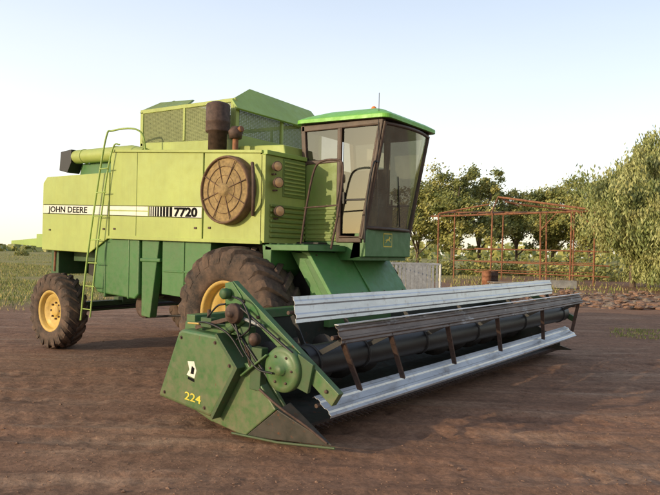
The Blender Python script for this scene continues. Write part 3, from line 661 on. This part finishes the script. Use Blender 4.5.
# ================================================================== GROUND
def axis_vals(lo,hi,step,far):
    v=[];x=lo
    while x<hi: v.append(x); x+=step
    s_=step
    x=hi
    while x<far: v.append(x); s_*=1.18; x+=s_
    v.append(far); s_=step; x=lo; L=[]
    while x>-far: s_*=1.18; x-=s_; L.append(x)
    return L[::-1]+v
XS=axis_vals(-9,9,0.065,4000); YS=axis_vals(-7,12,0.065,4000)
TR=((4.30,0.18,0.05,0,1.0),(4.95,0.18,0.05,0,1.0),(5.55,0.16,-0.12,4,0.9),(6.30,0.20,-0.06,2,1),(7.15,0.20,-0.06,2,1),(9.0,0.25,0.25,5,1.1),(9.9,0.25,0.25,5,1.1))
def gh(x,y):
    r_=math.hypot(x,y)
    fade=1/(1+(r_/40)**2)
    h=0.03*noise.noise(Vector((x*0.35,y*0.35,0)))+0.008*noise.noise(Vector((x*1.7,y*1.7,3)))+0.008*noise.noise(Vector((x*5,y*5,5)))+0.004*noise.noise(Vector((x*11,y*11,8)))
    t=(Vector((x,y,0))-C).dot(dv); s_=(Vector((x,y,0))-C).dot(rv)
    h+=0.008*noise.noise(Vector((s_*0.4,t*3.0,9)))
    wear=min(1,max(0,0.65+0.9*noise.noise(Vector((x*0.5,y*0.5,20)))))
    for tc,wd,sl_,ph,am in TR:
        q=(t-tc-sl_*s_-0.12*math.sin(s_*0.5+ph))/wd
        if abs(q)<2.4:
            g=math.exp(-(q*q)**1.6); h+=am*wear*(-0.022*g+0.013*g*math.tanh(3*math.sin(s_*24+abs(q)*2.6))+0.022*math.exp(-(abs(q)-1.35)**2*14))
    return h*fade-0.012
vs=[(x,y,gh(x,y)) for y in YS for x in XS]; nx=len(XS)
fs=[(j*nx+i,j*nx+i+1,(j+1)*nx+i+1,(j+1)*nx+i) for j in range(len(YS)-1) for i in range(nx-1)]
m,n,bs=mat_new("red_brown_dirt")
big=tex(n,0.35,7,0.62); fine=tex(n,9,9,0.75); mid=tex(n,2.2,8,0.7); fine2=tex(n,28,6,0.7)
strk=tex(n,1.0,8,0.7,stretch=(0.3,2.0,1),rot=-th)
c=mix(n,ramp(n,mid,0.32,0.7),(0.215,0.115,0.070),(0.36,0.21,0.132))
c=mix(n,ramp(n,big,0.42,0.66),c,(0.32,0.168,0.10))
c=mix(n,ramp(n,strk,0.50,0.72),c,(0.165,0.09,0.058))
c=mix(n,ramp(n,tex(n,0.9,8,0.7,stretch=(0.3,1.8,1),rot=-th),0.52,0.74),c,(0.45,0.295,0.195))
c=mix(n,0.7,c,mix(n,ramp(n,fine,0.3,0.75),(0.42,0.42,0.42),(1.45,1.45,1.45)),'MULTIPLY')
c=mix(n,0.45,c,mix(n,ramp(n,fine2,0.35,0.7),(0.5,0.5,0.5),(1.4,1.4,1.4)),'MULTIPLY')
tc=n.nodes.new("ShaderNodeTexCoord"); sp=n.nodes.new("ShaderNodeSeparateXYZ"); n.links.new(tc.outputs["Object"],sp.inputs[0])
def mth(op,a,b_,cl=False):
    x=n.nodes.new("ShaderNodeMath"); x.operation=op; x.use_clamp=cl
    for i,v in enumerate((a,b_)):
        if isinstance(v,(int,float)): x.inputs[i].default_value=v
        else: n.links.new(v,x.inputs[i])
    return x.outputs[0]
gz=mth('MULTIPLY',mth('SUBTRACT',mth('MULTIPLY',sp.outputs[0],-1.0),11.5),0.22,True)
fa=mth('MULTIPLY',mth('SUBTRACT',sp.outputs[1],50),0.05,True)
gz=mth('MAXIMUM',gz,fa)
gn=ramp(n,tex(n,0.5,8,0.7),0.25,0.5)
c=mix(n,mth('MULTIPLY',gz,gn),c,mix(n,ramp(n,mid,0.3,0.7),(0.20,0.21,0.055),(0.40,0.33,0.12)))
n.links.new(c,bs.inputs["Base Color"]); bs.inputs["Roughness"].default_value=0.95; bs.inputs["Specular IOR Level"].default_value=0.2
hh=mth('ADD',mth('MULTIPLY',fine,0.6),mth('MULTIPLY',mid,0.7))
vor=n.nodes.new("ShaderNodeTexVoronoi"); vor.inputs["Scale"].default_value=14; n.links.new(tc.outputs["Object"],vor.inputs["Vector"])
hh=mth('SUBTRACT',hh,mth('MULTIPLY',vor.outputs[0],0.2)); hh=mth('ADD',hh,mth('MULTIPLY',strk,0.5)); hh=mth('ADD',hh,mth('MULTIPLY',fine2,0.25))
bump(n,bs,hh,0.65,0.035)
b=B(); b.add(vs,fs,m,True); g=b.make("ground",recalc=False); g["kind"]="structure"
M_clod=plain("dirt_clod",(0.26,0.15,0.095),0.95,0,0.4,20)
b=B()
for i in range(4200):
    dep=3.6+10*rnd.random()**1.3; lat=(rnd.random()-0.5)*1.15*dep
    p=C+dv*dep+rv*lat; s_=rnd.uniform(0.003,0.011)*(2.0 if rnd.random()<0.04 else 1)
    z=gh(p.x,p.y); vs=[]
    for (ax,ay,az) in ((1,0,0.3),(0,1,0.2),(-1,0,0.3),(0,-1,0.25),(0,0,1),(0,0,-0.6)):
        vs.append((p.x+ax*s_*rnd.uniform(.6,1.4),p.y+ay*s_*rnd.uniform(.6,1.4),z+az*s_*rnd.uniform(.6,1.1)))
    b.add(vs,[[0,1,4],[1,2,4],[2,3,4],[3,0,4],[1,0,5],[2,1,5],[3,2,5],[0,3,5]],M_clod)
o_=b.make("dirt_clods",recalc=False); o_["kind"]="stuff"; o_["label"]="small loose dirt clods scattered on the ground"; o_["category"]="dirt"
# grass
M_g1=plain("grass_green",(0.21,0.24,0.055),0.8,0,0.3,3,0); M_g2=plain("grass_straw",(0.42,0.34,0.13),0.8,0,0.3,3,0)
b=B()
def blades(p,n_,hgt,spread):
    for k in range(n_):
        a=rnd.random()*2*pi; q=p+Vector((math.cos(a),math.sin(a),0))*rnd.random()*spread; a2=rnd.random()*pi; w_=0.010+hgt*0.05
        t=Vector((math.cos(a2),math.sin(a2),0)); ln=Vector((rnd.uniform(-1,1),rnd.uniform(-1,1),0))*hgt*0.4
        hz=hgt*rnd.uniform(.5,1.1)
        b.add([q-t*w_,q+t*w_,q+ln+Vector((0,0,hz))],[[0,1,2]],M_g1 if rnd.random()<0.58 else M_g2)
for i in range(6500):
    dep=rnd.uniform(17,75) if rnd.random()<0.8 else rnd.uniform(75,160); lat=dep*rnd.uniform(-0.62,-0.28)
    p=C+dv*dep+rv*lat; p.z=0
    if p.x>-11-rnd.random()*4 or noise.noise(Vector((p.x*0.12,p.y*0.12,1)))<-0.25: continue
    blades(p,7,rnd.uniform(0.05,0.15)*(1+dep/90),0.4*(1+dep/40))
for i in range(60):
    dep=rnd.uniform(14,15.8); lat=dep*rnd.uniform(0.46,0.56); p=C+dv*dep+rv*lat; p.z=0; blades(p,10,0.06,0.25)
for i in range(500):
    dep=rnd.uniform(30,80); lat=dep*rnd.uniform(0.12,0.58); p=C+dv*dep+rv*lat; p.z=0; blades(p,8,rnd.uniform(0.1,0.4),0.5)
o_=b.make("grass",recalc=False); o_["kind"]="stuff"; o_["label"]="patchy green and straw-coloured grass beyond the dirt yard"; o_["category"]="grass"
# ================================================================== TREES
def leafmat(name,a,bc):
    m,n,bs=mat_new(name); c=mix(n,ramp(n,tex(n,0.9,4),0.35,0.65),a,bc); n.links.new(c,bs.inputs["Base Color"]); bs.inputs["Roughness"].default_value=0.6
    return m
L1=leafmat("leaf_light",(0.28,0.29,0.075),(0.42,0.38,0.12)); L2=leafmat("leaf_dark",(0.17,0.20,0.055),(0.26,0.27,0.085))
L3=leafmat("leaf_olive",(0.29,0.32,0.105),(0.42,0.41,0.16)); L4=leafmat("leaf_olive_dark",(0.18,0.225,0.065),(0.28,0.30,0.10)); M_bark=plain("bark",(0.14,0.10,0.07),0.9,0,0.4,6)
def PW(u,D): 
    p=C+dv*D+rv*((u-330)/F*D); return Vector((p.x,p.y,0))
def tree(pos,h,rad,seed,weep,label,lm,lsize,nclump,per,low=-0.45,lobes=16):
    R_=random.Random(seed); e=empty("tree",None,pos,label,"tree")
    b=B(); th_=h*0.42
    tp=[Vector((0,0,-0.2)),Vector((R_.uniform(-.2,.2),R_.uniform(-.2,.2),th_*0.5)),Vector((R_.uniform(-.4,.4),R_.uniform(-.4,.4),th_)),Vector((R_.uniform(-.5,.5),R_.uniform(-.5,.5),h*0.75))]
    b.tube(arc(tp,4),[0.024*h*(1-0.85*i/12) for i in range(13)],M_bark,8)
    L_o=[]
    for k in range(lobes):
        a=k*2.4+R_.random()*0.8; el=low+(0.92-low)*((k*0.618)%1.0); rr=rad*R_.uniform(0.35,0.9)*math.sqrt(max(0.05,1-max(0,el)**2*0.85))
        c_=Vector((math.cos(a)*rr,math.sin(a)*rr,h*0.56+el*h*0.36)); L_o.append((c_,rad*R_.uniform(0.24,0.44)))
        s0=arc(tp,4)[4+k%7]; mid_=(s0+c_)*0.5+Vector((0,0,h*0.05))
        b.tube([s0,mid_,c_],[0.010*h,0.006*h,0.002*h],M_bark,6)
    b.make("trunk",e)
    b=B()
    for k in range(nclump):
        lc,lr=L_o[k%lobes]
        g=Vector((R_.gauss(0,1),R_.gauss(0,1),R_.gauss(0,0.8)))*lr*0.7; c_=lc+g
        c_.z=min(c_.z,h*0.98+R_.uniform(-.4,.1))
        cr=R_.uniform(0.35,1.0)*rad*0.22; m_=lm[0] if R_.random()<0.55 else lm[1]
        for j in range(per):
            q=Vector((R_.gauss(0,1),R_.gauss(0,1),R_.gauss(0,0.75))); q=q*(cr*0.6)
            if weep and k%4:
                sk=j//7; rs=random.Random(seed*99991+k*131+sk)
                q=Vector((rs.gauss(0,0.65)*cr,rs.gauss(0,0.65)*cr,rs.uniform(0,0.5)-(j%7)*h*0.018*rs.uniform(0.4,1.5)))+Vector((R_.uniform(-.08,.08),R_.uniform(-.08,.08),R_.uniform(-.1,.1)))
            p=c_+q
            if p.z<h*0.04: p.z=h*0.04+R_.random()*0.9
            n1=Vector((R_.uniform(-1,1),R_.uniform(-1,1),R_.uniform(-1,1))).normalized()
            if weep: ax=Vector((R_.uniform(-.7,.7),R_.uniform(-.7,.7),-1))
            else: ax=n1.orthogonal()
            ax.normalize(); sd=ax.cross(n1).normalized(); s_=lsize*R_.uniform(.5,1.3); L_=s_*(1.8 if weep else 1.2)
            b.add([p-ax*L_*0.5,p+sd*s_*0.32,p+ax*L_*0.5,p-sd*s_*0.32],[[0,1,2,3]],m_)
    b.make("crown",e,recalc=False)
    return e
tree(PW(418,62),8.6,3.4,1,False,"rounded green tree behind the yard",(L1,L2),0.25,110,150)
tree(PW(450,60),10.8,3.8,2,False,"tall leafy green tree behind the steel frame",(L1,L2),0.25,150,150)
tree(PW(480,64),10.8,3.0,3,False,"tall leafy green tree behind the steel frame",(L1,L2),0.25,110,140)
tree(PW(518,66),8.8,3.6,4,False,"spreading green tree behind the steel frame",(L1,L2),0.25,110,140)
tree(PW(552,64),10.0,4.4,5,False,"spreading green tree behind the steel frame",(L1,L2),0.25,150,150)
tree(PW(588,60),9.0,3.8,6,False,"bushy green tree beside the steel frame",(L1,L2),0.25,120,140)
tree(PW(633,40),8.6,2.3,8,True,"pale green feathery tree with drooping foliage",(L3,L4),0.14,230,240,-1.15,22)
tree(PW(668,35),10.2,3.4,9,True,"large pale green feathery tree with drooping foliage",(L3,L4),0.14,430,270,-1.15,34)
def shrub(pos,h,seed):
    R_=random.Random(seed); e=empty("shrub",None,pos,"low bushy green shrub on the edge of the yard","shrub"); e["group"]="shrubs behind the steel frame"
    b=B()
    for k in range(5):
        a=k*1.3; b.tube([(0,0,-0.05),(math.cos(a)*h*0.4,math.sin(a)*h*0.4,h*0.6)],[0.05,0.015],M_bark,5)
    b.make("stem",e)
    b=B()
    for k in range(900):
        a=R_.random()*2*pi; rr=h*0.9*math.sqrt(R_.random()); z=abs(R_.gauss(0,0.45))*h*(1-0.4*rr/h); p=Vector((math.cos(a)*rr,math.sin(a)*rr,min(z,h)+0.05))
        n1=Vector((R_.uniform(-1,1),R_.uniform(-1,1),R_.uniform(-1,1))).normalized(); ax=n1.orthogonal().normalized(); sd=ax.cross(n1); s_=0.28*R_.uniform(.5,1.2)
        b.add([p-ax*s_*0.6,p+sd*s_*0.35,p+ax*s_*0.6,p-sd*s_*0.35],[[0,1,2,3]],L1 if math.sin(a*3+z*4)>0 else L2)
    b.make("foliage",e,recalc=False)
for i,(u,D,h) in enumerate(((402,58,2.2),(440,57,1.6),(478,58,2.0),(512,60,1.6),(548,58,2.0),(583,56,2.2),(606,50,2.4),(22,130,1.6))): shrub(PW(u,D),h,40+i)
b=B(); R_=random.Random(5)
for k in range(900):
    u=R_.uniform(-250,900); D=R_.uniform(230,420); hgt=R_.uniform(1.5,3) if u<200 else R_.uniform(4,9)
    p=PW(u,D); 
    for j in range(8):
        q=p+Vector((R_.gauss(0,3),R_.gauss(0,3),hgt*R_.random())); s_=R_.uniform(.8,1.8)
        n1=Vector((R_.uniform(-1,1),R_.uniform(-1,1),R_.uniform(-.4,1))).normalized(); ax=n1.orthogonal().normalized(); sd=ax.cross(n1)
        b.add([q-ax*s_,q+sd*s_,q+ax*s_,q-sd*s_],[[0,1,2,3]],L2 if R_.random()<0.5 else L1)
o_=b.make("far_wood",recalc=False); o_["kind"]="stuff"; o_["label"]="low distant belt of trees along the horizon"; o_["category"]="trees"
# ================================================================== STEEL FRAME SHELTER
A0=PW(438,44); B0=PW(594,40); ab=(B0-A0); pd=Vector((-ab.y,ab.x,0)).normalized()*5.5
SF=empty("open_steel_frame",None,A0,"bare rusty pipe shed frame without roof sheeting","shed frame")
def L(p): return p-A0
cols=[A0+ab*t for t in (0,0.36,0.68,0.86,1.0)]
for i,p in enumerate(cols):
    for q,hh_ in ((p,4.7+0.04*i),(p+pd,5.2)):
        b=B(); b.tube([L(q),L(q)+Vector(((0,0.08,-0.06,0.05,0.03)[i],0,hh_))],0.06,M_rust,8); b.make("post",SF)
b=B()
b.tube([L(A0)+Vector((-0.6,0,4.55)),L(B0)+Vector((0.8,0.2,4.85))],0.065,M_rust,8)
b.tube([L(A0+pd)+Vector((-0.3,0,5.2)),L(B0+pd)+Vector((0.8,0.2,5.1))],0.065,M_rust,8)
pk=A0+ab*0.38+pd*0.3; Z=lambda z:Vector((0,0,z))
b.tube([L(pk)+Z(6.0),L(B0)+Vector((0.9,0.3,4.75))],0.075,M_rust,8); b.tube([L(pk)+Z(6.0),L(pk+pd*0.7+ab*0.1)+Z(5.6)],0.06,M_rust,8)
b.tube([L(pk+ab*0.12+pd*0.8)+Z(5.75),L(B0+pd)+Vector((0.6,0.3,5.0))],0.06,M_rust,8)
b.tube([L(pk)+Z(6.0),L(A0+ab*0.36)+Z(4.75)],0.05,M_rust,8); b.tube([L(A0)+Z(4.75),L(A0+ab*0.34)+Z(5.35)],0.05,M_rust,8)
b.tube([L(A0+ab*0.45)+Z(5.5),L(A0+ab*0.9+pd*0.5)+Z(4.95)],0.05,M_rust,8)
for k,p in enumerate(cols): b.tube([L(p)+Z(4.7+0.04*k),L(p+pd)+Z(5.2)],0.05,M_rust,8)
for t in (0.14,0.27,0.5,0.6,0.78,0.93): p=A0+ab*t; b.tube([L(p)+Z(4.72),L(p+pd+ab*0.03)+Z(5.2)],0.04,M_rust,8)
b.tube([L(cols[2])+Z(3.6),L(cols[2]+ab*0.1)+Z(4.8)],0.035,M_rust,8); b.tube([L(cols[4])+Z(3.7),L(cols[4]-ab*0.1)+Z(4.85)],0.035,M_rust,8)
b.make("roof_beam",SF)
for z in (2.3,1.4,0.7):
    b=B()
    b.tube([L(cols[0]+ab*0.25)+Vector((0,0,z)),L(B0)+Vector((0.9,0.2,z-0.1))],0.045,M_rust,8); b.make("rail",SF)
    b=B(); b.tube([L(cols[0]+pd)+Vector((0,0,z)),L(B0+pd)+Vector((0,0,z))],0.035,M_rust,8); b.make("rail",SF)
M_pale=plain("dull_sheet_metal",(0.30,0.29,0.27),0.7,0.2,0.35,3); M_wood=plain("grey_timber",(0.26,0.21,0.16),0.85,0,0.35,6)
for i,(u,D,mm) in enumerate(((487,38,M_rust),(494,38.6,M_rustD))):
    e=empty("steel_drum",None,PW(u,D),("rusty orange-brown","dark rusty")[i]+" steel drum standing in the yard","drum"); e["group"]="drums by the steel frame"
    b=B(); b.lathe((0,0,0),(0,0,1),[(0,0),(0,0.28),(0.02,0.295),(0.28,0.285),(0.30,0.30),(0.32,0.285),(0.57,0.285),(0.59,0.30),(0.61,0.285),(0.86,0.285),(0.88,0.295),(0.88,0.275),(0.86,0.27),(0.86,0)],mm,24); b.make("drum_shell",e)
e=empty("timber_stack",None,PW(512,36.5),"low stack of weathered grey planks on the dirt","timber"); R_=random.Random(3)
for k in range(9):
    b=B(); z=0.08+0.09*(k//3); o1=(k%3)*0.28-0.28+R_.uniform(-.05,.05); a=R_.uniform(-.05,.05)
    p0=rv*(-1.3+R_.uniform(-.2,.2))+dv*(o1)+Z(z); p1=rv*(1.3+R_.uniform(-.2,.2))+dv*(o1+a)+Z(z); b.bar(p0,p1,0.22,0.07,M_wood); b.make("plank",e,0.006)
e=empty("water_trough",None,PW(556,36),"low dull metal water trough beside the frame","trough")
b=B()
def tq(a,c_,z): return rv*a+dv*c_+Z(z)
for (a0,a1,c0_,c1_) in ((-1.1,1.1,-0.35,-0.31),(-1.1,1.1,0.31,0.35),(-1.1,-1.06,-0.31,0.31),(1.06,1.1,-0.31,0.31)):
    b.hexa([tq(a0,c0_,0.02),tq(a1,c0_,0.02),tq(a1,c1_,0.02),tq(a0,c1_,0.02),tq(a0,c0_,0.45),tq(a1,c0_,0.45),tq(a1,c1_,0.45),tq(a0,c1_,0.45)],M_pale)
b.hexa([tq(-1.06,-0.31,0.05),tq(1.06,-0.31,0.05),tq(1.06,0.31,0.05),tq(-1.06,0.31,0.05),tq(-1.06,-0.31,0.35),tq(1.06,-0.31,0.35),tq(1.06,0.31,0.35),tq(-1.06,0.31,0.35)],M_dark)
b.make("basin",e,0.008)
gc=PW(415,23); GC=empty("stock_crate",None,gc,"grey steel slatted stock crate standing on the dirt","crate")
b=B(); GCW,GCD,GCH=1.9,1.6,1.45
def rp(a,c_,z): return rv*a+dv*c_+Vector((0,0,z))
for a in (-GCW/2,GCW/2):
    for c_ in (0,GCD): b.bar(rp(a,c_,0.0),rp(a,c_,GCH),0.07,0.07,M_grey)
for z in (0.25,GCH):
    b.bar(rp(-GCW/2,0,z),rp(GCW/2,0,z),0.06,0.06,M_grey); b.bar(rp(-GCW/2,GCD,z),rp(GCW/2,GCD,z),0.06,0.06,M_grey)
    for a in (-GCW/2,GCW/2): b.bar(rp(a,0,z),rp(a,GCD,z),0.06,0.06,M_grey)
b.make("frame",GC)
for c_ in (0.0,GCD):
    b=B()
    for k in range(12):
        a=-GCW/2+0.12+k*(GCW-0.24)/11
        b.bar(rp(a,c_,0.25),rp(a,c_,GCH),0.09,0.03,M_grey,dv)
    b.make("slatted_side",GC)
# rubble
M_rub1=plain("rubble_stone",(0.22,0.165,0.12),0.9,0,0.4,4)
b=B(); R_=random.Random(12)
def rock(p,s_,m_):
    bm=bmesh.new(); bmesh.ops.create_icosphere(bm,subdivisions=1,radius=1); sx_,sy_,sz_=s_*R_.uniform(.7,1.5),s_*R_.uniform(.7,1.5),s_*R_.uniform(.3,.6); ro=R_.random()*6
    vs=[]
    for v in bm.verts:
        k=R_.uniform(.75,1.2); x_,y_=v.co.x*sx_*k,v.co.y*sy_*k; vs.append((p.x+x_*math.cos(ro)-y_*math.sin(ro),p.y+x_*math.sin(ro)+y_*math.cos(ro),p.z+v.co.z*sz_*k))
    b.add(vs,[[v.index for v in f.verts] for f in bm.faces],m_); bm.free()
for k in range(560):
    u=R_.uniform(470,700); D=R_.uniform(22,32); p=PW(u,D); p.z=R_.uniform(0,0.18)*(0.5+0.5*math.sin(u*0.09+1))
    rock(p,R_.uniform(0.04,0.20),M_rub1 if R_.random()<0.5 else M_clod)
o_=b.make("rubble_heap",recalc=False); o_["kind"]="stuff"; o_["label"]="low heap of broken stone and dirt lumps"; o_["category"]="rubble"
